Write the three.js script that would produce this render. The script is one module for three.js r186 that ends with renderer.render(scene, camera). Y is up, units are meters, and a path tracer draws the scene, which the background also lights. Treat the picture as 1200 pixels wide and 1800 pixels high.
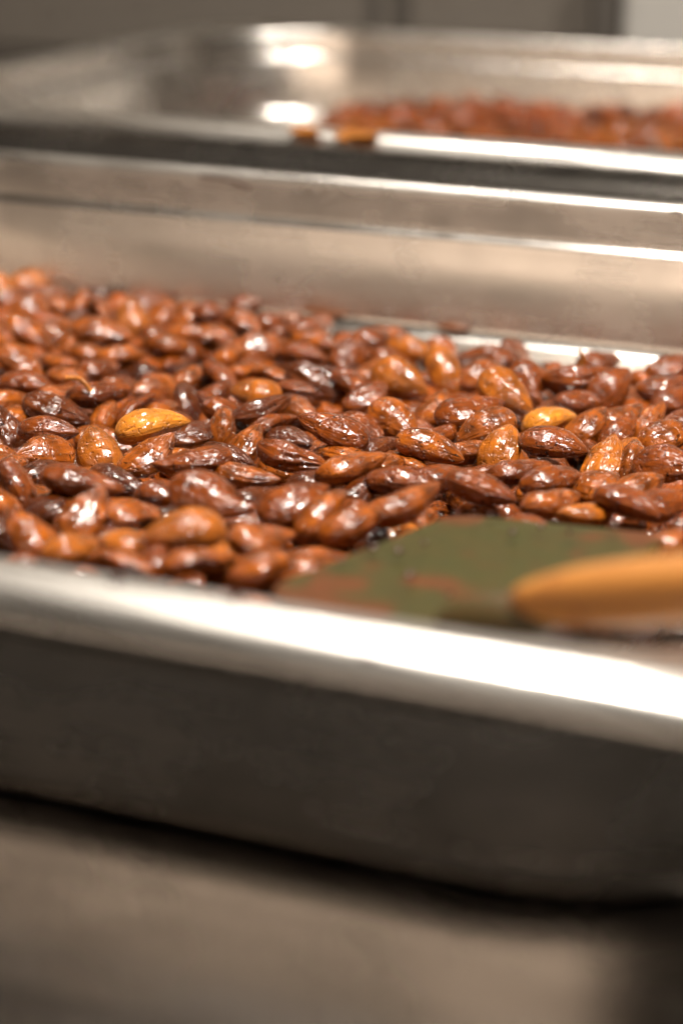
import * as THREE from 'three';
import { RoundedBoxGeometry } from 'three/addons/geometries/RoundedBoxGeometry.js';
import { RectAreaLightUniformsLib } from 'three/addons/lights/RectAreaLightUniformsLib.js';
import { mergeGeometries } from 'three/addons/utils/BufferGeometryUtils.js';
RectAreaLightUniformsLib.init();

// ------------------------------------------------------------------ camera
const scene = new THREE.Scene();
const RIM = 0.0665;                         // height of the pans' rims above the table top
const CAM = { h: 0.15123, z: 0.34952, yaw: 0.398, pitch: 0.3165, roll: 0.0097, f: 3718.9 };   // f in pixels of the 1200 x 1800 photograph
const camera = new THREE.PerspectiveCamera(2 * Math.atan(900 / CAM.f) * 180 / Math.PI, 1200 / 1800, 0.02, 30);
const fw = new THREE.Vector3(-Math.sin(CAM.yaw) * Math.cos(CAM.pitch), -Math.sin(CAM.pitch), -Math.cos(CAM.yaw) * Math.cos(CAM.pitch));
let rt = new THREE.Vector3(Math.cos(CAM.yaw), 0, -Math.sin(CAM.yaw)), up = new THREE.Vector3().crossVectors(rt, fw);
{
  const c = Math.cos(CAM.roll), s = Math.sin(CAM.roll), r2 = rt.clone().multiplyScalar(c).addScaledVector(up, s);
  up = up.clone().multiplyScalar(c).addScaledVector(rt, -s); rt = r2;
}
camera.position.set(0, RIM + CAM.h, CAM.z);
camera.quaternion.setFromRotationMatrix(new THREE.Matrix4().makeBasis(rt, up, fw.clone().negate()));
camera.focus = 0.688;
camera.userData.fStop = 5.8;
const eye = camera.position.clone();
// a pixel of the photograph, and the height above the rim plane where its ray meets the thing -> point
const rayOf = (px, py) => fw.clone().addScaledVector(rt, (px - 600) / CAM.f).addScaledVector(up, -(py - 900) / CAM.f);
const at = (px, py, y) => { const d = rayOf(px, py); return eye.clone().addScaledVector(d, (RIM + y - eye.y) / d.y); };
const pixel = (p) => { const d = p.clone().sub(eye), k = d.dot(fw); return [600 + CAM.f * d.dot(rt) / k, 900 - CAM.f * d.dot(up) / k, k]; };

// ------------------------------------------------------------------ light
const renderer = new THREE.WebGLRenderer();
renderer.toneMapping = THREE.LinearToneMapping;
renderer.toneMappingExposure = 0.67;
renderer.shadowMap.enabled = true;
scene.background = new THREE.Color().setRGB(0.13, 0.105, 0.08);   // the dim warm room round the table
const UNSEEN_LAMPS = [   // position, width, depth, direction it shines in, radiance, what it lights; all lamps unseen
  [[-0.34, 1.05, -0.30], 0.14, 0.14, [0, -1, 0], 440, 'unseen square lamp above the near pan, lighting its almonds and rim'],
  [[0.26, 1.05, -0.10], 0.12, 0.12, [-0.3, -0.95, 0], 860, 'unseen small lamp above the right end of the near pan, lighting its almonds'],
  [[-0.70, 1.05, -0.95], 0.12, 0.12, [0, -1, 0], 130, 'unseen square lamp above the far pan, lighting its almonds and rim'],
  [[-0.50, 0.56, -1.41], 2.3, 0.08, [0, 0.88, -0.47], 40, 'unseen long lamp lighting the wall behind the far pan from out of view'],
  [[-0.30, 1.10, 2.10], 3.0, 0.10, [0, -0.72, 0.69], 62, 'unseen long lamp lighting the cream partition out of view'],
];

// ------------------------------------------------------------------ small helpers
function mulberry(a) { return () => { a |= 0; a = a + 0x6D2B79F5 | 0; let t = Math.imul(a ^ a >>> 15, 1 | a); t = t + Math.imul(t ^ t >>> 7, 61 | t) ^ t; return ((t ^ t >>> 14) >>> 0) / 4294967296; }; }
const rnd = mulberry(20417);
const lerp = (a, b, t) => a + (b - a) * t, clamp = (x, a, b) => Math.min(b, Math.max(a, x));
const sstep = (a, b, x) => { const t = clamp((x - a) / (b - a), 0, 1); return t * t * (3 - 2 * t); };
function lattice(seed) {   // value noise that repeats with the periods given
  const r = mulberry(seed), T = new Float32Array(4096); for (let i = 0; i < 4096; i++) T[i] = r();
  const h = (i, j, k) => T[(i * 131 + j * 1871 + k * 977) & 4095];
  return (x, y, px = 64, py = 64, k = 0) => {
    const xi = Math.floor(x), yi = Math.floor(y), fx = x - xi, fy = y - yi, u = fx * fx * (3 - 2 * fx), v = fy * fy * (3 - 2 * fy);
    const a = ((xi % px) + px) % px, b = (a + 1) % px, c = ((yi % py) + py) % py, d = (c + 1) % py;
    return lerp(lerp(h(a, c, k), h(b, c, k), u), lerp(h(a, d, k), h(b, d, k), u), v);
  };
}
const noise = lattice(7);
function tex(w, h, fn, srgb, repeat) {
  const a = new Uint8Array(w * h * 4);
  for (let j = 0; j < h; j++) for (let i = 0; i < w; i++) {
    const c = fn(i / w, j / h), o = (j * w + i) * 4;
    for (let k = 0; k < 3; k++) a[o + k] = clamp(Math.round(c[k] * 255), 0, 255);
    a[o + 3] = 255;
  }
  const t = new THREE.DataTexture(a, w, h); t.magFilter = t.minFilter = THREE.LinearFilter; t.wrapS = t.wrapT = THREE.RepeatWrapping;
  if (srgb) t.colorSpace = THREE.SRGBColorSpace;
  if (repeat) t.repeat.set(...repeat);
  t.needsUpdate = true; return t;
}
const enc = (x) => x <= 0.0031308 ? 12.92 * x : 1.055 * Math.pow(x, 1 / 2.4) - 0.055;
const rgb = (r, g, b) => new THREE.Color().setRGB(r, g, b);
const table = (T, x) => { if (x <= T[0][0]) return T[0][1]; for (let i = 1; i < T.length; i++) if (x <= T[i][0]) return lerp(T[i - 1][1], T[i][1], (x - T[i - 1][0]) / (T[i][0] - T[i - 1][0])); return T.at(-1)[1]; };
const taken = {};
function numbered(n) { const k = taken[n] = (taken[n] ?? -1) + 1; return k ? `${n}_${String(k).padStart(3, '0')}` : n; }
function mesh(name, geo, mat, parent) { const m = new THREE.Mesh(geo, mat); m.name = name; m.castShadow = m.receiveShadow = true; parent.add(m); return m; }
function thing(name, label, category, group) { const o = new THREE.Group(); o.name = numbered(name); o.userData = { label, category }; if (group) o.userData.group = group; scene.add(o); return o; }
function single(name, geo, mat, label, category, group) { const m = mesh(numbered(name), geo, mat, scene); m.userData = { label, category }; if (group) m.userData.group = group; return m; }
function structure(name) { const o = new THREE.Group(); o.name = numbered(name); o.userData.kind = 'structure'; scene.add(o); return o; }
function merged(list) { return mergeGeometries(list.map((g) => { const n = g.index ? g.toNonIndexed() : g; for (const k of Object.keys(n.attributes)) if (!['position', 'normal', 'uv'].includes(k)) n.deleteAttribute(k); return n; })); }

// ------------------------------------------------------------------ materials
const brushRough = tex(512, 512, (u, v) => {   // smudges and wiping marks on the steel, uv in metres
  const a = noise(u * 8, v * 8, 8, 8, 1), b = noise(u * 24, v * 24, 24, 24, 2), c = noise(u * 6, v * 220, 6, 220, 3), d = noise(u * 64, v * 64, 64, 64, 4);
  const g = 0.62 + 0.20 * (a - 0.5) + 0.12 * (b - 0.5) + 0.10 * (c - 0.5) + 0.05 * (d - 0.5);
  return [g, g, g];
}, false, [4, 4]);
const brushBump = tex(512, 512, (u, v) => { const g = 0.5 + 0.5 * (noise(u * 5, v * 256, 5, 256, 5) - 0.5) + 0.35 * (noise(u * 9, v * 120, 9, 120, 6) - 0.5); return [g, g, g]; }, false, [6, 6]);
const steel = new THREE.MeshPhysicalMaterial({ color: rgb(0.60, 0.565, 0.525), metalness: 1, roughness: 0.41, roughnessMap: brushRough });
const rimSteel = new THREE.MeshPhysicalMaterial({ color: rgb(0.62, 0.59, 0.55), metalness: 1, roughness: 0.47, roughnessMap: brushRough });
const tableMarks = tex(512, 512, (u, v) => { const a = noise(u * 5, v * 5, 5, 5, 8), b = noise(u * 14, v * 14, 14, 14, 9), c = noise(u * 4, v * 160, 4, 160, 10), g = 0.80 + 0.12 * (a - 0.5) + 0.08 * (b - 0.5) + 0.08 * (c - 0.5); return [g, g, g]; }, true, [4, 4]);
const tableSteel = new THREE.MeshPhysicalMaterial({ color: rgb(0.47, 0.46, 0.445), map: tableMarks, metalness: 1, roughness: 0.31, roughnessMap: brushRough, bumpMap: brushBump, bumpScale: 0.00001 });
const wallPaint = new THREE.MeshPhysicalMaterial({ color: rgb(0.135, 0.118, 0.10), roughness: 0.5, roughnessMap: brushRough });
const creamPaint = new THREE.MeshStandardMaterial({ color: rgb(0.66, 0.545, 0.455), roughness: 0.8 });
const darkPaint = new THREE.MeshStandardMaterial({ color: rgb(0.02, 0.018, 0.016), roughness: 0.5 });
const stripPaint = new THREE.MeshStandardMaterial({ color: rgb(0.075, 0.065, 0.056), roughness: 0.5 });
const glaze = new THREE.MeshPhysicalMaterial({ color: rgb(0.035, 0.009, 0.0025), roughness: 0.14, ior: 1.5 });
const glazeThin = new THREE.MeshPhysicalMaterial({ color: rgb(0.15, 0.05, 0.018), roughness: 0.35, ior: 1.5 });
const glazeAmber = new THREE.MeshPhysicalMaterial({ color: rgb(0.34, 0.115, 0.016), roughness: 0.16, ior: 1.5 });

// ------------------------------------------------------------------ the setting: table, wall, unseen floor and partition
{
  const t = structure('table_top');
  const g = new RoundedBoxGeometry(3.4, 0.04, 1.57, 3, 0.004); g.translate(-0.75, -0.02, -0.72);
  const p = g.attributes.position, uv = g.attributes.uv; for (let i = 0; i < p.count; i++) uv.setXY(i, p.getX(i), p.getZ(i));
  mesh('top_sheet', g, tableSteel, t);
  const fl = structure('floor');
  const fg = new THREE.PlaneGeometry(8, 8); fg.rotateX(-Math.PI / 2); fg.translate(-0.5, -0.9, 0);
  mesh('unseen_floor_sheet', fg, new THREE.MeshStandardMaterial({ color: rgb(0.07, 0.055, 0.042), roughness: 0.6 }), fl);  // out of view, a dark surface for the steel to mirror
  const rw = structure('unseen_partition');  // unseen, placed as a lit surface mirrored in the pans' inner walls
  const rg = new RoundedBoxGeometry(7, 2.35, 0.1, 2, 0.01); rg.translate(-0.6, 0.275, 2.45); mesh('wall_sheet', rg, creamPaint, rw);
  const dg = new RoundedBoxGeometry(7, 1.56, 0.03, 2, 0.008); dg.translate(-0.6, -0.29, 2.38); mesh('unseen_dark_panel', dg, darkPaint, rw);  // unseen, keeps the low reflections in the steel dark
  const w = structure('back_wall');
  const zw = -1.50, xOf = (px) => { const d = rayOf(px, 20); return eye.x + d.x * (zw - eye.z) / d.z; }, xs = [-3.0, -1.94, xOf(690), 0.9];
  for (let i = 0; i + 1 < xs.length; i++) {
    const b = new RoundedBoxGeometry(xs[i + 1] - xs[i] - 0.004, 2.2, 0.012, 2, 0.003); b.translate((xs[i] + xs[i + 1]) / 2, 1.1 + 0.001, zw - 0.006);
    const q = b.attributes.position, u2 = b.attributes.uv; for (let k = 0; k < q.count; k++) u2.setXY(k, q.getY(k), q.getX(k));
    mesh('panel', b, wallPaint, w);
  }
  for (const x of [xOf(660), xOf(716)]) { const b = new RoundedBoxGeometry(0.007, 2.2, 0.012, 2, 0.003); b.translate(x, 1.101, zw + 0.0065); mesh('joint_strip', b, stripPaint, w); }
}

// ------------------------------------------------------------------ the unseen lamps, placed out of view to light pans, wall and partition
for (const [pos, w, d, dir, e, label] of UNSEEN_LAMPS) {
  const o = thing('unseen_lamp', label, 'lamp');
  o.position.set(...pos); o.quaternion.setFromUnitVectors(new THREE.Vector3(0, -1, 0), new THREE.Vector3(...dir).normalize());
  const hg = new RoundedBoxGeometry(w + 0.03, 0.04, d + 0.03, 2, 0.006); hg.translate(0, 0.027, 0); mesh('housing', hg, darkPaint, o);
  const dg = new THREE.PlaneGeometry(w, d); dg.rotateX(Math.PI / 2); dg.translate(0, 0.005, 0);
  mesh('diffuser', dg, new THREE.MeshStandardMaterial({ color: 0xffffff, emissive: rgb(1, 0.93, 0.84), emissiveIntensity: 2 }), o);
  const l = new THREE.RectAreaLight(rgb(1, 0.93, 0.84), e, w, d);
  l.rotation.x = -Math.PI / 2; o.add(l);
}

{
  const o = thing('unseen_reflector', 'unseen beige hood over the back half of the table', 'reflector');  // unseen overhead surface, placed to be lit and mirrored in the rims
  const g = new RoundedBoxGeometry(3.2, 0.12, 1.42, 3, 0.02); g.translate(-0.75, 1.40, -0.775);
  mesh('reflector_panel', g, new THREE.MeshStandardMaterial({ color: rgb(0.30, 0.245, 0.19), roughness: 0.5 }), o);
  const f = new RoundedBoxGeometry(0.9, 0.5, 0.4, 3, 0.02); f.translate(-0.75, 1.71, -1.2); mesh('unseen_duct', f, steel, o);
}

// ------------------------------------------------------------------ pans
// profile: [inset from the outer edge of the rim, height over the rim plane, corner radius], millimetres, running from the floor's edge up the inner wall, over the rim, down its skirt
function arc(cx, cy, r, a0, a1, n) { const o = []; for (let i = 0; i <= n; i++) { const a = lerp(a0, a1, i / n) * Math.PI / 180; o.push([cx + r * Math.cos(a), cy + r * Math.sin(a)]); } return o; }
function panProfile() {
  const P = [];
  P.push(...arc(39.5, -56.5, 8.5, 270, 188, 8));                      // bottom fillet
  P.push([29.3, -42], [26.8, -31], [25.3, -24]);
  P.push([25.0, -22.2], [24.6, -21.0], [23.6, -20.2], [22.6, -19.4], [22.2, -17.8]);   // stacking shoulder
  P.push([21.4, -11], [20.6, -6]);
  P.push(...arc(16.1, -4.4, 4.4, 8, 90, 7));                     // over the edge
  P.push([14.2, -0.12], [12.9, -0.05]);
  P.push(...arc(11.2, -2.6, 2.6, 88, 112, 3));                   // crease of the lip
  P.push(...arc(11.2, -13.4, 12.9, 116, 154, 8));                // the lip curves down to its edge
  return P;
}
function panRing(inset, W, D, n, k) {   // points round a rounded rectangle; starts in the middle of the left side
  const R = Math.max(6, table([[0, 50], [6, 58], [12, 80], [21, 108], [26, 104], [40, 76], [47, 72], [D / 2, 8]], inset)), hw = W / 2 - inset, hd = D / 2 - inset, out = [];
  const S = (x0, z0, x1, z1) => { for (let i = 0; i < k; i++) out.push([lerp(x0, x1, i / k), lerp(z0, z1, i / k)]); };
  const C = (cx, cz, a0) => { for (let i = 0; i < n; i++) { const a = a0 + (Math.PI / 2) * i / n; out.push([cx + R * Math.cos(a), cz + R * Math.sin(a)]); } };
  S(-hw, 0, -hw, -hd + R); C(-hw + R, -hd + R, Math.PI); S(-hw + R, -hd, hw - R, -hd); C(hw - R, -hd + R, Math.PI * 1.5);
  S(hw, -hd + R, hw, hd - R); C(hw - R, hd - R, 0); S(hw - R, hd, -hw + R, hd); C(-hw + R, hd - R, Math.PI / 2); S(-hw, hd - R, -hw, 0);
  out.push([-hw, 0]); return out;
}
function buildPan(W, D, nC = 18, kS = 10) {
  const inner = panProfile(), N = inner.length, th = 1.0;
  const outer = inner.map((p, i) => { const a = inner[Math.max(0, i - 1)], b = inner[Math.min(N - 1, i + 1)], tx = b[0] - a[0], ty = b[1] - a[1], l = Math.hypot(tx, ty); return [p[0] - ty / l * -th * -1, p[1] - tx / l * -th * -1]; });
  // the offset goes to the side away from the food: below the floor, outside the wall, under the rim
  const fixed = outer.map((o, i) => { const a = inner[Math.max(0, i - 1)], b = inner[Math.min(N - 1, i + 1)], tx = b[0] - a[0], ty = b[1] - a[1], l = Math.hypot(tx, ty); return [inner[i][0] + ty / l * -th, inner[i][1] + tx / l * th]; });
  const prof = [[D / 2 - 10, -65], [D / 2 - 60, -65], [120, -65], [60, -65], [47, -65], ...inner, ...fixed.reverse(), [47, -66], [60, -66], [120, -66], [D / 2 - 60, -66], [D / 2 - 10, -66]];
  const rows = [], M = panRing(0, W, D, nC, kS).length; let v = 0;
  const pos = [], uv = [], idx = [];
  prof.forEach((p, i) => {
    if (i) v += Math.hypot(p[0] - prof[i - 1][0], p[1] - prof[i - 1][1]);
    const ring = panRing(p[0], W, D, nC, kS); let u = 0;
    ring.forEach((q, j) => { if (j) u += Math.hypot(q[0] - ring[j - 1][0], q[1] - ring[j - 1][1]); pos.push(q[0] / 1000, p[1] / 1000, q[1] / 1000); uv.push(u / 1000, v / 1000); });
  });
  for (let i = 0; i + 1 < prof.length; i++) for (let j = 0; j + 1 < M; j++) { const a = i * M + j, b = a + 1, c = a + M, d = c + 1; idx.push(a, c, b, b, c, d); }
  const g = new THREE.BufferGeometry();
  g.setAttribute('position', new THREE.Float32BufferAttribute(pos, 3)); g.setAttribute('uv', new THREE.Float32BufferAttribute(uv, 2)); g.setIndex(idx); g.computeVertexNormals();
  const nr = g.attributes.normal; for (let i = 0; i < prof.length; i++) { const a = i * M, b = a + M - 1, x = nr.getX(a) + nr.getX(b), y = nr.getY(a) + nr.getY(b), z = nr.getZ(a) + nr.getZ(b), l = Math.hypot(x, y, z) || 1; nr.setXYZ(a, x / l, y / l, z / l); nr.setXYZ(b, x / l, y / l, z / l); }
  const slice = (r0, r1) => { const s = new THREE.BufferGeometry(); for (const k of ['position', 'normal', 'uv']) { const t = g.attributes[k], z = t.itemSize; s.setAttribute(k, new THREE.Float32BufferAttribute(t.array.slice(r0 * M * z, (r1 + 1) * M * z), z)); } const q = []; for (let i = 0; i < r1 - r0; i++) for (let j = 0; j + 1 < M; j++) { const a = i * M + j, b = a + 1, c = a + M, d = c + 1; q.push(a, c, b, b, c, d); } s.setIndex(q); return s; };
  const cap = (y, flip) => { const c = new THREE.PlaneGeometry((W - D + 20) / 1000 + 0.02, 0.04); c.rotateX(flip ? Math.PI / 2 : -Math.PI / 2); c.translate(0, y, 0); return c; };
  const n0 = 5, fil = 8, wallTop = n0 + 18, rimEnd = n0 + N + (N - 18 - 0);   // ring numbers where the parts meet
  return { floorIn: merged([slice(0, n0 + fil), cap(-0.0652, false)]), wallIn: slice(n0 + fil, wallTop), rim: slice(wallTop, prof.length - 1 - wallTop), wallOut: slice(prof.length - 1 - wallTop, prof.length - 1 - n0 - fil), floorOut: slice(prof.length - 1 - n0 - fil, prof.length - 1) };
}
function makePan(label, pieces) {
  const o = thing('steel_pan', label, 'pan');
  mesh('rim', pieces.rim, rimSteel, o);
  mesh('wall', merged([pieces.wallIn, pieces.wallOut]), steel, o);
  mesh('floor', merged([pieces.floorIn, pieces.floorOut]), steel, o);
  return o;
}
const PW = 650, PD = 530, XR = -0.012;
const nearPan = makePan('wide steel pan heaped with glazed almonds, a spatula lying in it', buildPan(PW, PD));
nearPan.position.set(XR - PW / 2000, RIM, -PD / 2000);
const farPan = nearPan.clone(); farPan.name = numbered('steel_pan'); scene.add(farPan);
farPan.userData = { label: 'empty-cornered steel pan with a low heap of almonds, caramel smeared on its rim', category: 'pan' };
const FAR = { x: -0.7536, z: -1.18, rot: -0.0151 };
farPan.rotation.y = FAR.rot;
{ const c = new THREE.Vector3(PW / 2000, 0, PD / 2000).applyAxisAngle(new THREE.Vector3(0, 1, 0), FAR.rot); farPan.position.set(FAR.x + c.x, RIM, FAR.z + c.z); }

// ------------------------------------------------------------------ almonds: shapes
// local axes: x = long axis (tip at +x), y = thickness, z = width; unit is one almond length of 1
function almondGeo(seed, nu, nv, o = {}) {
  const r = mulberry(seed), W = o.w ?? lerp(0.56, 0.66, r()), T = o.t ?? lerp(0.34, 0.43, r()), wr = o.wrinkle ?? lerp(0.4, 1.0, r()), lump = o.lump ?? lerp(0.5, 1.1, r()), bend = (r() - 0.5) * 0.14, ph = r() * 10, skew = (r() - 0.5) * 0.30, nz = lattice(seed * 13 + 5);
  const ridges = 8 + Math.floor(r() * 6), dent = o.dent ?? (r() < 0.4 ? r() * 0.35 : 0), dentAt = r() * 6.28, tipE = lerp(0.74, 0.98, r()), blunt = lerp(0.44, 0.56, r()), lens = lerp(1.72, 2.05, r()), flat = (r() - 0.5) * 0.3, chip = o.chip ?? 0;
  const pos = [], uv = [], idx = [], e0 = blunt / (blunt + tipE), top = Math.pow(e0, blunt) * Math.pow(1 - e0, tipE), bT = blunt * 0.92, tT = tipE * 0.86, e1 = bT / (bT + tT), topT = Math.pow(e1, bT) * Math.pow(1 - e1, tT);
  for (let i = 0; i <= nv; i++) {
    const q = i / nv, s = 0.5 - 0.5 * Math.cos(Math.PI * q), e = clamp(s, 0, 1);
    const rw = Math.pow(e, blunt) * Math.pow(1 - e, tipE) / top, rtk = Math.pow(e, bT) * Math.pow(1 - e, tT) / topT;
    for (let j = 0; j <= nu; j++) {
      const a = j / nu * Math.PI * 2, ca = Math.cos(a), sa = Math.sin(a);
      const sup = Math.pow(Math.pow(Math.abs(ca), lens) + Math.pow(Math.abs(sa), lens), -1 / lens);
      const along = e * 3 + ph, n1 = nz(a / 6.2832 * 6, along, 6, 64, 1) - 0.5, n2 = nz(a / 6.2832 * 22, along * 1.3, 22, 64, 2) - 0.5, n3 = nz(a / 6.2832 * 14, e * 14, 14, 64, 3) - 0.5, n4 = nz(a / 6.2832 * 4, e * 4 + ph, 4, 64, 4) - 0.5;
      const ridge = Math.sin(a * ridges + n1 * 6 + ph) * 0.5;
      let k = 1 + wr * (0.055 * ridge + 0.07 * n2 + 0.07 * n1) * sstep(0, 0.16, e) * sstep(1, 0.84, e) + lump * (0.075 * n3 + 0.20 * n4 * sstep(0, 0.2, e) * sstep(1, 0.8, e));
      if (dent) k -= dent * 0.36 * Math.exp(-Math.pow(((a - dentAt + 9.42) % 6.2832 - 3.1416) / 0.7, 2)) * sstep(0.05, 0.4, e) * sstep(0.95, 0.6, e);
      if (chip) k *= 1 - chip * sstep(0.62, 0.70, e + 0.10 * n2) * sstep(0.2, -0.4, ca);
      pos.push(s - 0.5 + lump * 0.012 * n3, sa * rtk * sup * k * T / 2 * (sa > 0 ? 1 + flat : 1 - flat) + bend * (4 * (e - 0.5) * (e - 0.5) - 0.5), ca * rw * sup * k * W / 2 + skew * (e - 0.4) * (e - 0.4));
      uv.push(j / nu + ph, e);
    }
  }
  const M = nu + 1;
  for (let i = 0; i < nv; i++) for (let j = 0; j < nu; j++) { const a = i * M + j, b = a + 1, c = a + M, d = c + 1; idx.push(a, b, c, b, d, c); }
  const g = new THREE.BufferGeometry();
  g.setAttribute('position', new THREE.Float32BufferAttribute(pos, 3)); g.setAttribute('uv', new THREE.Float32BufferAttribute(uv, 2)); g.setIndex(idx); g.computeVertexNormals();
  const n = g.attributes.normal;
  for (let i = 0; i <= nv; i++) { const a = i * M, b = a + nu, x = n.getX(a) + n.getX(b), y = n.getY(a) + n.getY(b), z = n.getZ(a) + n.getZ(b), l = Math.hypot(x, y, z) || 1; n.setXYZ(a, x / l, y / l, z / l); n.setXYZ(b, x / l, y / l, z / l); }
  for (let j = 0; j <= nu; j++) { n.setXYZ(j, -1, 0, 0); n.setXYZ(nv * M + j, 1, 0, 0); }
  return g;
}
const SHAPES = [], LOW = [];
for (let i = 0; i < 18; i++) { const o = i === 9 ? { wrinkle: 2.4, dent: 0.9, lump: 1.4 } : i === 10 ? { wrinkle: 2.0, dent: 0.5, lump: 1.3 } : i === 11 ? { wrinkle: 0.25, lump: 0.4, dent: 0 } : i === 16 ? { chip: 0.7 } : i === 17 ? { t: 0.27, dent: 0.8 } : {}; SHAPES.push(almondGeo(100 + i, 56, 36, o)); if (i < 5) LOW.push(almondGeo(100 + i, 20, 14, o)); }
const plain = (t) => { const k = Math.floor(t * 16); return k < 9 ? k : k + 2 > 17 ? 12 : k + 2 === 11 ? 12 : k + 2; };   // a shape at random, the smooth one left out

// skins: streaks along the nut, burnt caramel patches, scuffs where the paler flesh shows
const TONES = [[0.078, 0.0170, 0.0028], [0.150, 0.0315, 0.0036], [0.225, 0.0520, 0.0048], [0.290, 0.078, 0.0072], [0.46, 0.155, 0.017]];
const nutBump = tex(512, 512, (u, v) => {
  const s1 = noise(u * 46, v * 5, 46, 5, 11), s2 = noise(u * 90, v * 12, 90, 12, 12), d1 = noise(u * 34, v * 30, 34, 30, 13), d2 = noise(u * 70, v * 60, 70, 60, 14), wet = sstep(0.42, 0.62, noise(u * 7, v * 6, 7, 6, 15));
  const drop = Math.pow(sstep(0.62, 0.95, d1), 1.0) * 0.5 + sstep(0.7, 1.0, d2) * 0.28;
  const g = 0.18 + (0.26 * s1 + 0.10 * s2) * (1 - 0.55 * wet) + 0.8 * drop * (0.35 + 0.65 * wet) + 0.12 * noise(u * 14, v * 12, 14, 12, 16);
  return [g, g, g];
});
const nutRough = tex(256, 256, (u, v) => { const g = 0.36 + 0.75 * sstep(0.5, 0.85, noise(u * 8, v * 8, 8, 8, 21)) * 0.5 + 0.2 * (noise(u * 40, v * 30, 40, 30, 22) - 0.5); return [g, g, g]; });
const skins = TONES.map((c, k) => new THREE.MeshPhysicalMaterial({
  color: 0xffffff, roughness: 0.36, roughnessMap: nutRough, bumpMap: nutBump, bumpScale: 0.00095, ior: 1.5, specularIntensity: 1,
  map: tex(256, 256, (u, v) => {
    const st = noise(u * 38, v * 4, 38, 4, 31 + k) * 0.6 + noise(u * 80, v * 9, 80, 9, 41 + k) * 0.4, bl = noise(u * 5, v * 5, 5, 5, 51 + k) * 0.65 + noise(u * 13, v * 11, 13, 11, 61 + k) * 0.35, sp = sstep(0.86, 0.93, noise(u * 26, v * 19, 26, 19, 71 + k));
    let m = 0.72 + 0.62 * (st - 0.5) + 0.9 * (bl - 0.42); m = lerp(1, clamp(m, 0.25, 1.7), [0.9, 1, 1, 0.85, 0.7][k]);
    const dark = 1 - 0.75 * sp * (k > 2 ? 0.5 : 1), warm = sstep(0.9, 1.5, m);
    return [enc(c[0] * m * dark * (1 + 0.25 * warm)), enc(c[1] * m * dark * (1 + 0.5 * warm)), enc(c[2] * m * dark)];
  }, true),
}));

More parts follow.
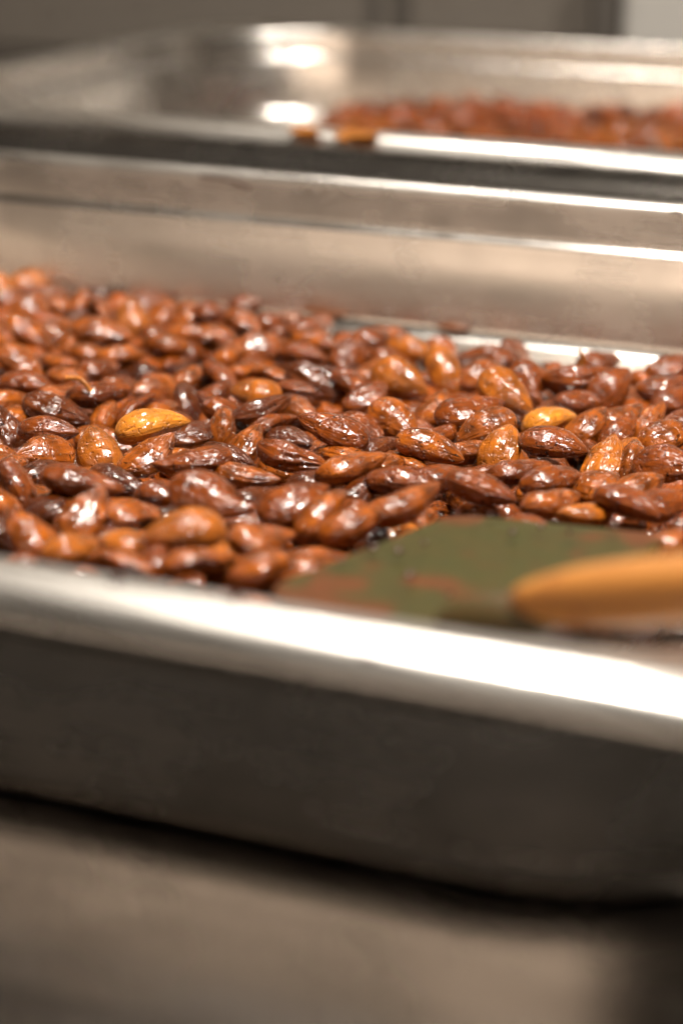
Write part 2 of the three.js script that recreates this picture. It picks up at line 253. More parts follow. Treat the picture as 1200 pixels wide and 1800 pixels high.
// ------------------------------------------------------------------ almonds: the ones the photograph shows, read off it nut by nut
// [x, y, angle of the long axis towards the tip (degrees, anticlockwise), length, width (pixels), tone, shape?]
const SEEN = [
  [50, 497, 190, 70, 44, 3], [5, 512, -50, 60, 36, 3], [58, 540, 15, 78, 46, 2], [95, 535, 150, 62, 36, 2], [100, 577, 30, 66, 40, 2], [52, 590, -35, 98, 46, 2], [10, 597, -60, 84, 42, 2], [40, 642, -40, 98, 52, 2],
  [137, 533, 70, 50, 34, 2], [147, 555, 20, 66, 36, 0], [178, 552, -60, 58, 34, 2], [232, 562, 100, 76, 66, 3, 11], [287, 556, 60, 58, 46, 2], [175, 592, -10, 115, 48, 2], [125, 606, 60, 62, 38, 2], [143, 625, 175, 70, 26, 2], [212, 626, 4, 92, 26, 2],
  [103, 637, 160, 54, 34, 2], [165, 655, 12, 86, 38, 1], [116, 666, 170, 60, 30, 2], [288, 606, 172, 84, 28, 2], [50, 680, -5, 98, 28, 1], [20, 705, 5, 82, 40, 2], [105, 691, 10, 84, 32, 2], [182, 697, 8, 122, 43, 1], [100, 723, -20, 122, 54, 0, 9],
  [185, 733, 60, 66, 42, 2], [235, 722, 40, 90, 36, 1], [270, 685, 190, 78, 58, 2], [280, 718, 20, 66, 32, 2], [12, 758, 110, 100, 62, 0, 10], [36, 735, 0, 72, 34, 2], [268, 750, 12, 132, 48, 4, 11], [87, 757, -3, 108, 38, 1], [77, 797, 185, 104, 62, 2],
  [170, 792, 110, 96, 80, 3, 11], [145, 848, -12, 148, 52, 1], [148, 905, 55, 122, 80, 2], [100, 892, 20, 80, 54, 0], [33, 860, -65, 112, 46, 1], [8, 825, 20, 84, 44, 2], [8, 898, -50, 90, 48, 2], [45, 935, 130, 112, 74, 2], [246, 910, 5, 96, 62, 2],
  [212, 963, 170, 88, 48, 3], [140, 968, 10, 100, 52, 3], [228, 998, -12, 110, 50, 2], [320, 945, 190, 152, 70, 3, 11], [264, 984, 60, 80, 40, 1], [322, 557, 60, 54, 42, 2], [345, 590, -3, 90, 38, 2], [387, 594, -40, 66, 40, 2], [428, 575, -30, 66, 38, 2],
  [438, 531, 10, 62, 32, 1], [375, 559, 0, 66, 30, 1], [485, 570, 3, 68, 28, 1], [468, 610, 10, 98, 58, 2], [528, 623, -8, 80, 32, 1], [556, 603, -18, 86, 38, 2], [540, 584, 10, 60, 30, 1], [408, 630, 30, 56, 36, 2], [432, 655, 10, 72, 30, 2], [484, 664, -18, 80, 38, 2],
  [362, 662, 60, 74, 44, 0], [397, 663, -40, 66, 42, 1], [328, 670, 45, 66, 36, 2], [444, 693, 172, 94, 48, 3, 11], [520, 693, -2, 76, 28, 1], [521, 710, 5, 84, 34, 0], [565, 672, -25, 114, 76, 0, 9], [382, 688, 40, 62, 40, 1], [328, 708, 100, 70, 48, 0], [380, 716, 145, 92, 40, 1],
  [388, 754, 82, 70, 42, 2], [462, 728, 20, 118, 44, 0, 10], [482, 748, 20, 84, 42, 1], [425, 780, 55, 98, 54, 2], [340, 766, 20, 84, 52, 0, 9], [528, 726, -30, 56, 34, 2], [510, 768, -10, 76, 36, 0], [585, 760, 158, 132, 66, 1], [594, 795, 170, 92, 40, 2],
  [337, 810, 188, 142, 56, 1], [412, 806, -20, 92, 40, 0], [435, 835, -12, 114, 46, 2], [512, 803, -18, 130, 50, 1, 10], [377, 875, -18, 158, 78, 1], [465, 945, 8, 116, 64, 2], [357, 988, 5, 144, 46, 2], [462, 998, 20, 118, 56, 2], [518, 882, 25, 138, 72, 1], [565, 905, 48, 120, 54, 2],
  [620, 822, 17, 132, 40, 2], [665, 790, 25, 84, 36, 0], [626, 866, 50, 92, 56, 0], [705, 813, 150, 66, 44, 2], [700, 847, -3, 118, 40, 1], [705, 884, 24, 154, 56, 2], [622, 922, 25, 124, 54, 2], [682, 824, 20, 76, 34, 2], [772, 840, 10, 98, 42, 1],
  [615, 622, 60, 76, 62, 1, 10], [660, 604, 10, 66, 38, 1], [690, 594, -10, 70, 32, 2], [715, 614, 165, 76, 38, 3], [703, 668, -20, 108, 72, 3, 11], [780, 650, 110, 104, 76, 3], [650, 656, 40, 74, 44, 2], [645, 698, 35, 84, 50, 1, 9], [605, 686, -40, 72, 44, 1], [695, 738, -35, 102, 64, 2],
  [760, 720, 55, 82, 46, 2], [768, 766, 30, 74, 40, 1], [643, 755, -40, 88, 52, 1], [755, 790, -18, 126, 54, 2], [820, 790, 15, 78, 40, 2], [825, 724, 15, 126, 62, 1], [852, 750, 205, 112, 58, 2], [893, 693, -40, 120, 72, 3], [845, 660, 30, 84, 48, 2], [890, 636, 10, 66, 34, 1],
  [880, 790, 68, 100, 68, 3], [915, 828, 10, 120, 46, 1], [847, 858, -20, 132, 54, 1], [1018, 665, 3, 140, 50, 1, 10], [935, 676, -60, 92, 58, 1], [1072, 684, 45, 96, 66, 1], [1055, 640, 8, 80, 30, 1], [1018, 708, 0, 78, 42, 1], [966, 741, 15, 92, 42, 4, 11], [1032, 748, 45, 94, 54, 2],
  [972, 780, -12, 122, 54, 1], [1092, 734, 30, 84, 48, 2], [1086, 758, 55, 84, 50, 1], [1138, 744, 55, 96, 54, 2], [1178, 646, 20, 84, 44, 1, 9], [1166, 679, 10, 96, 44, 1, 10], [1188, 699, 30, 88, 46, 1], [1172, 766, 20, 96, 56, 2], [1193, 735, 30, 72, 42, 1], [1062, 808, 62, 98, 68, 3],
  [1107, 812, 75, 84, 42, 2], [1168, 818, -5, 118, 68, 1], [970, 850, 15, 102, 50, 1], [1033, 852, 172, 92, 60, 2], [1117, 858, 25, 98, 46, 2], [1168, 883, 20, 104, 58, 1], [970, 884, 15, 100, 48, 2], [1100, 890, -22, 118, 46, 1], [1038, 896, 10, 92, 40, 3], [1185, 950, 25, 100, 52, 2],
  [263, 798, 35, 118, 60, 2], [292, 868, 10, 92, 40, 1], [75, 835, 10, 100, 46, 0], [205, 850, -20, 100, 46, 0], [300, 905, 20, 100, 46, 0], [450, 880, 20, 100, 46, 0], [560, 850, 10, 100, 46, 0],
];
const ROWS = [[480, -57], [560, -55.5], [640, -53], [720, -49], [790, -44.5], [850, -40], [900, -36], [950, -33], [1000, -30.5], [1060, -28]];
const rangeOf = (p) => Math.hypot(p.x - eye.x, p.z - eye.z);
const BYRANGE = ROWS.map(([r, y]) => [rangeOf(at(600, r, y / 1000)), y]).sort((a, b) => a[0] - b[0]);
const BALLS = [[0, 0, 0, 0.17], [0, 0, 0.10, 0.165], [0, 0, -0.10, 0.165], [-0.22, 0, 0.07, 0.155], [-0.22, 0, -0.07, 0.155], [0.2, 0, 0.06, 0.14], [0.2, 0, -0.06, 0.14], [-0.34, 0, 0, 0.12], [0.35, 0, 0, 0.085]];
const nuts = [];
function addNut(p, x, n, L, tone, shape, kind) {
  const X = x.clone().normalize(), Y = n.clone().addScaledVector(X, -n.dot(X)).normalize(), Z = new THREE.Vector3().crossVectors(X, Y);
  const q = new THREE.Quaternion().setFromRotationMatrix(new THREE.Matrix4().makeBasis(X, Y, Z));
  const o = { p: p.clone(), p0: p.clone(), q, L, tone, shape, kind, w: kind === 'seen' ? 0.25 : 1, b: BALLS.map(([a, b, c, r]) => ({ o: new THREE.Vector3(a, b, c).multiplyScalar(L).applyQuaternion(q), r: r * L })) };
  nuts.push(o); return o;
}
for (const [px, py, ang, lpx, wpx, tone, shape] of SEEN) {
  const y0 = table(ROWS, py), full = lpx / (CAM.f / pixel(at(px, py, y0 / 1000))[2]), y = y0 - (tone === 0 ? 2.5 : 0) + clamp((full - 0.0195) / 0.006, -0.5, 1) * lerp(2, 5.5, sstep(560, 800, py)), P = at(px, py, y / 1000), d = pixel(P)[2], sc = CAM.f / d;   // pixels per metre
  const la = lpx / sc, L = clamp(Math.max(la * 1.06, 0.0225), 0.0215, 0.0295), s = Math.min(0.995, la / L), view = P.clone().sub(eye).normalize();
  const ix = rt.clone().addScaledVector(view, -rt.dot(view)).normalize(), iy = new THREE.Vector3().crossVectors(ix, view).normalize();
  const a = ang * Math.PI / 180, inPlane = ix.clone().multiplyScalar(Math.cos(a)).addScaledVector(iy, Math.sin(a));
  const away = Math.sin(a) >= 0 ? 1 : -1;            // the end that is higher in the picture lies farther off
  const X = inPlane.clone().multiplyScalar(s).addScaledVector(view, away * Math.sqrt(1 - s * s)).normalize();
  let pv = iy.clone().multiplyScalar(Math.cos(a)).addScaledVector(ix, -Math.sin(a)); if (pv.y < 0) pv.negate();
  pv.addScaledVector(X, -pv.dot(X)).normalize();
  const qv = new THREE.Vector3().crossVectors(X, pv).normalize(); if (qv.dot(view) > 0) qv.negate();
  const w = 0.61 * L, t = 0.37 * L, wa = wpx / sc, c2 = clamp((wa * wa - t * t) / (w * w - t * t), 0.02, 0.98);
  const n = pv.clone().multiplyScalar(Math.sqrt(1 - c2)).addScaledVector(qv, Math.sqrt(c2));
  addNut(P, X, n, L, tone, shape ?? plain(rnd()), 'seen');
}
// the heap under and round them
function inPile(x, z) { return x > XR - 0.61 && x < XR - 0.045 && z < -0.045 && z > lerp(-0.497, -0.445, clamp((x + 0.52) / 0.34, 0, 1)) - 0.0; }
{
  const step = [0.0185, 0.0145];
  for (let lay = 0; lay < 4; lay++) for (let x = XR - 0.61; x < XR - 0.045; x += step[0]) for (let z = -0.5; z < -0.04; z += step[1]) {
    const p = new THREE.Vector3(x + (rnd() - 0.5) * 0.011 + (lay & 1) * 0.009, 0, z + (rnd() - 0.5) * 0.009), r1 = rnd(), r2 = rnd(), r3 = rnd(), r4 = rnd(), r5 = rnd();
    if (!inPile(p.x, p.z)) continue;
    const top = table(BYRANGE, rangeOf(p)) / 1000 - 0.0088; let yy = top - lay * 0.0088 + (r1 - 0.5) * 0.003;
    if (lay === 3) yy = -0.0605;                      // one layer lies on the pan floor everywhere
    if (yy < -0.0615 || (lay === 0 && yy < -0.0595 && r5 < 0.2)) continue;
    p.y = RIM + yy;
    const [u, v] = pixel(p); if (u < -140 || u > 1340 || v > 1150) { if (lay > 0 && lay < 3) continue; }
    if (lay === 0 && nuts.some((n) => n.kind === 'seen' && n.p0.distanceTo(p) < 0.0150)) continue;
    if (u > 860 && v > 1075) continue;
    if (lay === 0 && u > 560 && u < 1190 && v > 870 && v < 1090) { if (p.y > RIM - 0.034) p.y = RIM - 0.034; }
    const a = r2 * 6.2832, tilt = (r3 - 0.5) * 0.7, X = new THREE.Vector3(Math.cos(a) * Math.cos(tilt), Math.sin(tilt), Math.sin(a) * Math.cos(tilt));
    addNut(p, X, new THREE.Vector3((r4 - 0.5) * 1.2, 1, (r1 - 0.5) * 1.2), lerp(0.0205, 0.025, r4), r5 < 0.2 ? 0 : r5 < 0.6 ? 1 : r5 < 0.93 ? 2 : 3, plain(r3), lay === 0 ? 'top' : 'under');
  }
}
// let them push each other apart
{
  const cell = 0.012, tol = 0.88;
  for (let it = 0; it < 45; it++) {
    const grid = new Map();
    nuts.forEach((n, i) => n.b.forEach((b, k) => { const x = n.p.x + b.o.x, y = n.p.y + b.o.y, z = n.p.z + b.o.z, key = Math.floor(x / cell) * 73856093 ^ Math.floor(y / cell) * 19349663 ^ Math.floor(z / cell) * 83492791; let g = grid.get(key); if (!g) grid.set(key, g = []); g.push(i, x, y, z, b.r); }));
    const push = nuts.map(() => [0, 0, 0, 0]);
    nuts.forEach((n, i) => n.b.forEach((b) => {
      const x = n.p.x + b.o.x, y = n.p.y + b.o.y, z = n.p.z + b.o.z, cx = Math.floor(x / cell), cy = Math.floor(y / cell), cz = Math.floor(z / cell);
      for (let a = -1; a < 2; a++) for (let c = -1; c < 2; c++) for (let e = -1; e < 2; e++) {
        const g = grid.get((cx + a) * 73856093 ^ (cy + c) * 19349663 ^ (cz + e) * 83492791); if (!g) continue;
        for (let k = 0; k < g.length; k += 5) {
          const j = g[k]; if (j <= i) continue;
          const dx = x - g[k + 1], dy = y - g[k + 2], dz = z - g[k + 3], D = Math.hypot(dx, dy, dz) + 1e-9, ov = (b.r + g[k + 4]) * tol - D;
          if (ov <= 0) continue;
          const m = nuts[j], wi = n.w / (n.w + m.w), wj = 1 - wi, f = ov / D * 0.5;
          push[i][0] += dx * f * wi; push[i][1] += dy * f * wi; push[i][2] += dz * f * wi; push[i][3]++;
          push[j][0] -= dx * f * wj; push[j][1] -= dy * f * wj; push[j][2] -= dz * f * wj; push[j][3]++;
        }
      }
    }));
    nuts.forEach((n, i) => {
      const [x, y, z, k] = push[i];
      if (k) { const s = 1.6 / Math.sqrt(k); n.p.x += x * s; n.p.y += y * s; n.p.z += z * s; }
      if (n.kind === 'seen') n.p.lerp(n.p0, 0.05); else if (n.kind === 'top') n.p.y = Math.min(n.p.y, n.p0.y + 0.002); else n.p.y = Math.min(n.p.y, n.p0.y + 0.001);
      let low = 0; for (const b of n.b) low = Math.max(low, RIM - 0.0645 - (n.p.y + b.o.y - b.r)); n.p.y += low;
    });
  }
}
// the far pan's low heap
const farNuts = [];
{
  let tries = 0;
  while (tries++ < 9000) {
    const px = 578 + rnd() * 900, py = 168 + rnd() * 110, y = -0.0535 + 0.012 * rnd() * sstep(585, 720, px), p = at(px, py, y), r = [rnd(), rnd(), rnd(), rnd()];
    if (py < 178 + 24 * sstep(660, 570, px) + 22 * sstep(700, 1300, px) + 7 * Math.sin(px * 0.021) + 5 * Math.sin(px * 0.057) || py > 262 + 14 * Math.sin(px * 0.013 + 1)) continue;
    if (farNuts.some((n) => Math.hypot((n.p.x - p.x), (n.p.z - p.z), (n.p.y - p.y) * 1.2) < 0.0165)) continue;
    const a = r[0] * 6.2832, tilt = (r[1] - 0.5) * 0.9, X = new THREE.Vector3(Math.cos(a) * Math.cos(tilt), Math.sin(tilt), Math.sin(a) * Math.cos(tilt));
    const Y0 = new THREE.Vector3(r[2] - 0.5, 0.9, r[3] - 0.2), Y = Y0.addScaledVector(X, -Y0.dot(X)).normalize(), Z = new THREE.Vector3().crossVectors(X, Y);
    farNuts.push({ p, q: new THREE.Quaternion().setFromRotationMatrix(new THREE.Matrix4().makeBasis(X, Y, Z)), L: lerp(0.021, 0.026, r[2]), tone: r[3] < 0.25 ? 1 : r[3] < 0.72 ? 2 : 3, shape: Math.floor(r[1] * 5), px: pixel(p) });
  }
}
const gold = nuts.filter((n) => n.tone === 4);
function seenLabel(n) {
  if (n.tone === 4) return n.p.x < -0.28 ? ['pale golden skinless almond lying on top of the heap', null] : ['small pale golden almond wedged among dark ones by the exposed pan floor', null];
  const [u, v] = pixel(n.p), look = n.shape === 9 || n.shape === 10 ? 'shrivelled ' : n.shape === 16 ? 'chipped ' : n.shape === 17 ? 'thin flattened ' : n.L > 0.0265 ? 'large ' : n.L < 0.0228 ? 'small ' : '';
  const tone = ['nearly black burnt', 'dark mahogany', 'reddish-brown', 'light orange-brown'][n.tone];
  const Y = new THREE.Vector3(0, 1, 0).applyQuaternion(n.q), pose = Math.abs(Y.y) > 0.8 ? 'lying flat' : Math.abs(Y.y) < 0.45 ? 'standing on edge' : 'leaning';
  const g = gold.find((m) => m.p.distanceTo(n.p) < 0.032);
  const where = g ? (g.p.x < -0.28 ? 'beside the large golden almond' : 'beside the small golden almond') : n.p.z < -0.455 ? 'against the back wall of the near pan' : u > 560 && v > 830 && v < 1010 && u > 1230 - v ? 'behind the spatula blade' : n.p.z < lerp(-0.43, -0.39, clamp((n.p.x + 0.52) / 0.34, 0, 1)) ? 'at the back edge of the near heap' : n.p.z > -0.165 ? 'close behind the near front rim' : 'in the middle of the near heap';
  const l = `${look}${tone} glazed almond ${pose} ${where}`;
  return [l, `${tone} almonds ${where}`];
}
function placeNut(n, geo, label, group) {
  const m = single('almond', geo, skins[n.tone], label, 'almond', group);
  m.position.copy(n.p); m.quaternion.copy(n.q); m.scale.setScalar(n.L); return m;
}
let singles = 0;
for (const n of nuts) if (n.kind === 'seen') { const [l, g] = seenLabel(n); placeNut(n, SHAPES[n.shape], l, g ?? undefined); singles++; }
farNuts.sort((a, b) => b.px[1] - a.px[1]);
const farShown = farNuts.filter((n) => n.px[0] < 1215).slice(0, 84), farRest = farNuts.filter((n) => !farShown.includes(n));
for (const n of farShown) { placeNut(n, LOW[n.shape], `${['nearly black', 'dark mahogany', 'reddish-brown', 'orange-brown'][n.tone]} glazed almond in the low heap of the far pan`, 'almonds in the far pan'); singles++; }
const tops = nuts.filter((n) => n.kind === 'top').map((n) => ({ n, s: pixel(n.p) })).filter(({ s }) => s[0] > -20 && s[0] < 1220 && s[1] > 480 && s[1] < 1010).sort((a, b) => a.s[2] - b.s[2]).slice(0, Math.max(0, 300 - singles)).map((t) => t.n);
for (const n of tops) { const [l, g] = seenLabel(n); placeNut(n, SHAPES[n.shape], l, g ?? undefined); }
function heapStuff(name, list, geo, label) {
  const im = new THREE.InstancedMesh(geo, skins[1], list.length); im.name = name; im.castShadow = im.receiveShadow = true;
  const M = new THREE.Matrix4(), s = new THREE.Vector3();
  list.forEach((n, i) => { im.setMatrixAt(i, M.compose(n.p, n.q, s.setScalar(n.L))); const k = [0.35, 0.9, 1.5, 2.1, 3][n.tone]; im.setColorAt(i, rgb(k, k * 1.02, k)); });
  im.userData = { kind: 'stuff', label, category: 'almonds' }; scene.add(im); return im;
}
const rest = nuts.filter((n) => n.kind !== 'seen' && !tops.includes(n));
[0, 1, 2].forEach((k) => heapStuff(['buried_almonds', 'buried_almonds_001', 'buried_almonds_002'][k], rest.filter((_, i) => i % 3 === k), LOW[k], 'glazed almonds buried deep in the near pan heap'));
if (farRest.length) heapStuff('distant_almonds', farRest, LOW[3], 'remaining glazed almonds of the far pan heap');

// ------------------------------------------------------------------ caramel smears on the steel: shape
function blob(pts, thick, seed, n = 40) {   // a puddle with an uneven outline and a rounded top; pts: [x, z] control points of the outline
  const c = new THREE.CatmullRomCurve3(pts.map(([x, z]) => new THREE.Vector3(x, 0, z)), true), o = c.getSpacedPoints(n).slice(0, n), mid = o.reduce((a, b) => a.add(b), new THREE.Vector3()).multiplyScalar(1 / n);
  const pos = [], uv = [], idx = [], K = 6;
  for (let k = 0; k <= K; k++) { const f = 1 - k / K; o.forEach((p) => { const x = lerp(mid.x, p.x, f), z = lerp(mid.z, p.z, f); pos.push(x, thick * Math.sqrt(1 - f * f) * (0.7 + 0.6 * noise(x * 300 + seed, z * 300, 997, 997, 3)), z); uv.push(x, z); }); }
  for (let k = 0; k < K; k++) for (let j = 0; j < n; j++) { const a = k * n + j, b = k * n + (j + 1) % n; idx.push(a, b, a + n, b, b + n, a + n); }
  const g = new THREE.BufferGeometry(); g.setAttribute('position', new THREE.Float32BufferAttribute(pos, 3)); g.setAttribute('uv', new THREE.Float32BufferAttribute(uv, 2)); g.setIndex(idx); g.computeVertexNormals(); return g;
}
// ------------------------------------------------------------------ spatula
{
  const o = thing('spatula', 'spatula with an olive green blade and an amber wooden handle, lying on the almonds', 'spatula');
  const c = [at(800, 886, -0.0225), at(1172, 921, -0.0215), at(890, 1062, -0.013), at(475, 1012, -0.0205)];
  const near = c[3].clone().add(c[2].clone().sub(c[3]).multiplyScalar(0.5)).add(new THREE.Vector3(0.006, -0.002, 0.024));
  // blade: outline in its own plane, bevelled
  const u = c[1].clone().sub(c[0]).normalize(), nrm = new THREE.Vector3().crossVectors(c[3].clone().sub(c[0]), u).normalize(); if (nrm.y < 0) nrm.negate();
  const v = new THREE.Vector3().crossVectors(u, nrm).normalize();
  const flat = (p) => { const d = p.clone().sub(c[0]); return new THREE.Vector2(d.dot(u), d.dot(v)); };
  const q = [c[0], c[1], c[2], near, c[3]].map(flat), s = new THREE.Shape(), R = 0.007;
  q.forEach((p, i) => {
    const a = q[(i + q.length - 1) % q.length], b = q[(i + 1) % q.length], r0 = Math.min(R, p.distanceTo(a) * 0.4), r1 = Math.min(R, p.distanceTo(b) * 0.4), p0 = p.clone().lerp(a, r0 / p.distanceTo(a)), p1 = p.clone().lerp(b, r1 / p.distanceTo(b));
    if (i) s.lineTo(p0.x, p0.y); else s.moveTo(p0.x, p0.y);
    s.quadraticCurveTo(p.x, p.y, p1.x, p1.y);
  });
  s.closePath();
  const bg = new THREE.ExtrudeGeometry(s, { depth: 0.0022, bevelEnabled: true, bevelThickness: 0.0012, bevelSize: 0.0012, bevelSegments: 3, curveSegments: 8 });
  bg.applyMatrix4(new THREE.Matrix4().makeBasis(u, v, new THREE.Vector3().crossVectors(u, v)).setPosition(c[0].clone().addScaledVector(nrm, -0.004)));
  const bm = tex(256, 256, (x, y) => { const a = sstep(0.45, 0.70, noise(x * 5, y * 4, 5, 4, 81) * 0.6 + noise(x * 13, y * 10, 13, 10, 84) * 0.4) * 0.8 + 0.2 * noise(x * 24, y * 24, 24, 24, 82), k = lerp(0.85, 1.1, noise(x * 40, y * 40, 40, 40, 83)); return [enc(lerp(0.030, 0.085, a) * k), enc(lerp(0.031, 0.024, a) * k), enc(lerp(0.0065, 0.006, a) * k)]; }, true, [12, 12]);
  mesh('blade', bg, new THREE.MeshPhysicalMaterial({ map: bm, roughness: 0.3, ior: 1.45 }), o);
  // handle: a tapered wooden stick from the blade up over the rim
  const A = at(890, 1058, -0.006), B = at(1215, 1036, 0.0065), dir = B.clone().sub(A).normalize(), len = 0.27;
  const prof = [[0, 0], [0.003, 0.003], [0.0046, 0.008], [0.006, 0.016], [0.0069, 0.026], [0.0074, 0.04], [0.0077, 0.08], [0.0088, 0.16], [0.0088, len - 0.008], [0.006, len - 0.001], [0, len]].map(([x, y]) => new THREE.Vector2(x, y));
  const hg = new THREE.LatheGeometry(new THREE.SplineCurve(prof).getPoints(60).map((p) => new THREE.Vector2(Math.max(0, p.x), p.y)), 32);
  const wood = tex(256, 512, (x, y) => { const g = noise(x * 26, y * 3, 26, 3, 91) * 0.6 + noise(x * 70, y * 8, 70, 8, 92) * 0.4, st = sstep(0.5, 0.75, noise(x * 5, y * 14, 5, 14, 93) * 0.7 + noise(x * 12, y * 40, 12, 40, 94) * 0.3), k = (0.75 + 0.5 * g) * lerp(1, 0.62, st); return [enc(0.37 * k), enc(0.150 * k * (0.92 + 0.16 * g) * lerp(1, 0.82, st)), enc(0.030 * k)]; }, true);
  const h = mesh('handle', hg, new THREE.MeshPhysicalMaterial({ map: wood, roughness: 0.42, ior: 1.45 }), o);
  const cg = new THREE.SphereGeometry(1, 28, 18); cg.scale(0.0058, 0.017, 0.0068); 
  const collar = mesh('collar', cg, new THREE.MeshPhysicalMaterial({ map: bm, roughness: 0.5, ior: 1.4 }), o);
  collar.position.copy(A).addScaledVector(dir, -0.002).add(new THREE.Vector3(0, -0.0042, -0.001)); collar.quaternion.setFromUnitVectors(new THREE.Vector3(0, 1, 0), dir);
  const beads = []; for (const [bx, by] of [[655, 962], [700, 968], [745, 955], [800, 900], [835, 905], [862, 902], [950, 925], [720, 1010], [790, 1045], [600, 985], [1000, 935], [900, 935], [1080, 925]]) { const t = rayOf(bx, by), d = c[0].clone().sub(eye).dot(nrm) / t.dot(nrm), bp = eye.clone().addScaledVector(t, d), sg = new THREE.SphereGeometry(0.0007 + 0.0006 * rnd(), 10, 7); sg.scale(1, 0.7, 1); sg.translate(bp.x, bp.y, bp.z); beads.push(sg); }
  mesh('caramel_beads', merged(beads), glaze, o).userData = { kind: 'stuff', label: 'wet beads of caramel on the blade' };
  h.position.copy(A); h.quaternion.setFromUnitVectors(new THREE.Vector3(0, 1, 0), dir);
}

// ------------------------------------------------------------------ things by the back wall
{
  const p = at(1160, 30, -0.03), base = new THREE.Vector3(p.x, 0, p.z);
  const o = thing('white_tub', 'white plastic tub standing on the table against the steel wall', 'tub');
  const z = -1.40, k = (z - eye.z) / rayOf(1150, 20).z, x = eye.x + rayOf(1150, 20).x * k + 0.046;
  o.position.set(x, 0, z);
  const g = new RoundedBoxGeometry(0.12, 0.15, 0.12, 4, 0.014); g.translate(0, 0.0755, 0); mesh('body', g, new THREE.MeshStandardMaterial({ color: rgb(0.36, 0.345, 0.32), roughness: 0.4 }), o);
  const l = new RoundedBoxGeometry(0.128, 0.014, 0.128, 3, 0.005); l.translate(0, 0.158, 0); mesh('lid', l, new THREE.MeshStandardMaterial({ color: rgb(0.36, 0.345, 0.32), roughness: 0.4 }), o);
  const d = thing('dark_canister', 'dark canister with a lid standing beside the white tub', 'canister');
  d.position.set(x - 0.082, 0, z + 0.0);
  const cg = new THREE.LatheGeometry([[0, 0.0005], [0.017, 0.0005], [0.019, 0.003], [0.019, 0.11], [0.016, 0.118], [0, 0.118]].map(([a, b]) => new THREE.Vector2(a, b)), 28); mesh('body', cg, stripPaint, d);
  const lg = new THREE.LatheGeometry([[0, 0.1185], [0.0165, 0.1185], [0.0175, 0.121], [0.0175, 0.134], [0.015, 0.137], [0, 0.137]].map(([a, b]) => new THREE.Vector2(a, b)), 28); mesh('lid', lg, stripPaint, d);
}

// ------------------------------------------------------------------ caramel smears
{
  const smear = (name, label, mat, px, y, thick, seed) => { const pts = px.map(([a, b]) => { const p = at(a, b, y); return [p.x, p.z]; }); const m = single(name, blob(pts, thick, seed, 36), mat, label, 'caramel'); m.position.y = RIM + y; return m; };
  smear('caramel_smear', 'small amber caramel smear on the front rim of the far pan', glazeAmber, [[508, 226], [532, 222], [556, 226], [560, 231], [536, 233], [512, 231]], 0.0003, 0.0012, 5);
  smear('caramel_smear', 'longer amber caramel smear running over the front rim of the far pan', glazeAmber, [[588, 232], [610, 226], [640, 229], [664, 233], [650, 239], [622, 239], [606, 246], [594, 243]], 0.0003, 0.0012, 8);
}
function lumpGeo(seed, sx, sy, sz, seg = 14) { const g = new THREE.SphereGeometry(1, seg, Math.ceil(seg * 0.7)), p = g.attributes.position, nz = lattice(seed); for (let i = 0; i < p.count; i++) { const x = p.getX(i), y = p.getY(i), z = p.getZ(i), k = 0.72 + 0.56 * nz(x * 2 + 7, y * 2 + z * 1.7 + 9, 64, 64, 1); p.setXYZ(i, x * sx * k, y * sy * k, z * sz * k); } g.computeVertexNormals(); return g; }
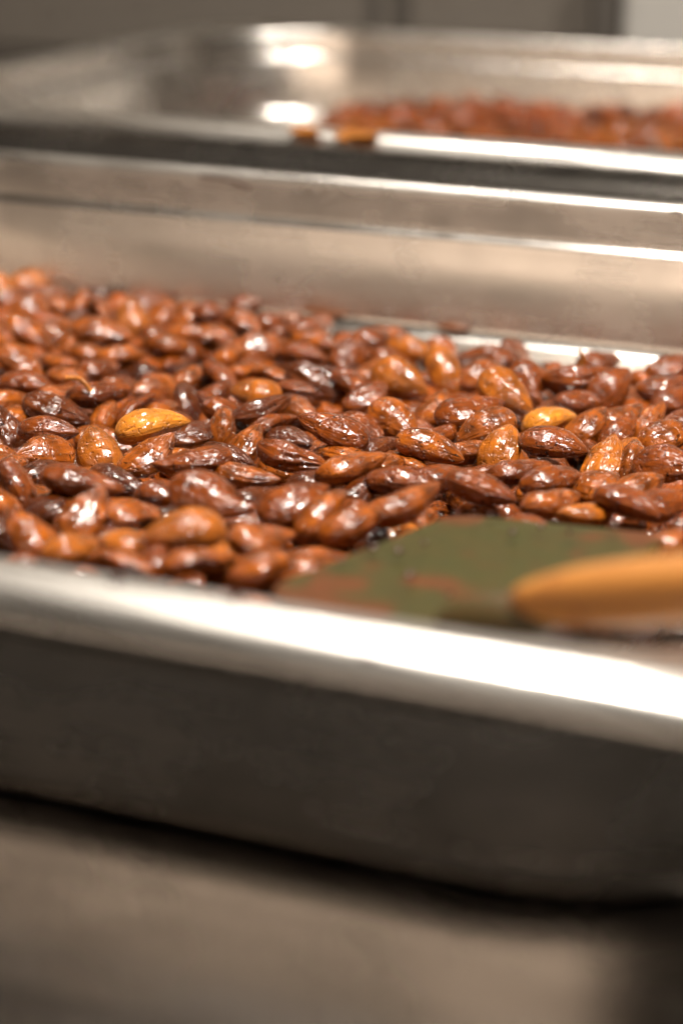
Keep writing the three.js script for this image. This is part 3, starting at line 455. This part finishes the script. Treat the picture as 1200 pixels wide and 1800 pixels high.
{
  const onWall = (px, py, z) => { const d = rayOf(px, py); return eye.clone().addScaledVector(d, (z - eye.z) / d.z); };
  const streak = (label, a, b, z, r, mat) => { const A = onWall(...a, z), B = onWall(...b, z), g = new THREE.TubeGeometry(new THREE.CatmullRomCurve3([A, A.clone().lerp(B, 0.5).add(new THREE.Vector3(0, 0.0012, 0)), B]), 16, r, 6); single('caramel_streak', g, mat, label, 'caramel'); };
  streak('thin brown caramel streak on the upper inside of the near pan', [352, 309], [438, 331], -0.5085, 0.0006, glaze);
  streak('short brown caramel streak under the back rim of the near pan', [1178, 372], [1200, 377], -0.5085, 0.0008, glaze);
  const patch = (label, px, py, w, h, z, seed) => { const m = single('caramel_patch', lumpGeo(seed, w / 2, h / 2, 0.0008), glazeThin, label, 'caramel'); m.position.copy(onWall(px, py, z)); };
  patch('long flat caramel patch low on the inside wall behind the heap', 568, 548, 0.022, 0.0035, -0.4965, 3);
  patch('small caramel patch low on the inside wall above the bare pan floor', 795, 575, 0.013, 0.0025, -0.4965, 4);
  const crumbs = [[640, 588], [742, 604], [828, 618], [868, 612], [960, 640], [1108, 676], [1120, 690], [700, 585], [1122, 652]];
  crumbs.forEach(([px, py], i) => { const m = single('almond_crumb', lumpGeo(30 + i, 0.0012 + 0.0012 * rnd(), 0.001, 0.0012 + 0.001 * rnd(), 10), skins[1 + (i % 3)], 'brown almond crumb on the bare pan floor behind the heap', 'crumb', 'crumbs on the pan floor'); m.position.copy(at(px, py, -0.064)); });
  const drops = [[985, 1112], [1130, 1115], [648, 1150], [410, 1052], [205, 1022]];
  drops.forEach(([px, py], i) => { const m = single('caramel_drop', lumpGeo(50 + i, 0.0013, 0.0008, 0.0015, 14), glaze, 'tiny caramel drop on the front rim of the near pan', 'drop', 'caramel drops on the rim'); m.position.copy(at(px, py, 0.0004)); });
  const sliver = (label, px, py, y, len, rot, tilt) => { const c = new THREE.CatmullRomCurve3([[0, 0, 0], [0.25, 0.5, 0.05], [0.1, 1, 0.2]].map(([a, b, d]) => new THREE.Vector3(a * len, b * len, d * len))), g = new THREE.TubeGeometry(c, 12, 0.0009, 7); const m = single('almond_sliver', g, skins[4], label, 'sliver'); m.position.copy(at(px, py, y)); m.rotation.set(0, rot, tilt); };
  sliver('thin golden almond sliver standing up behind the heap', 1017, 648, -0.050, 0.0075, 0.4, 0.15);
  sliver('curled golden almond sliver lying on the heap', 160, 688, -0.042, 0.010, 0.2, 1.15);
}
console.log('almonds', nuts.length, 'seen', SEEN.length, 'far', farNuts.length, 'tops', tops.length, 'rest', rest.length);
renderer.render(scene, camera);
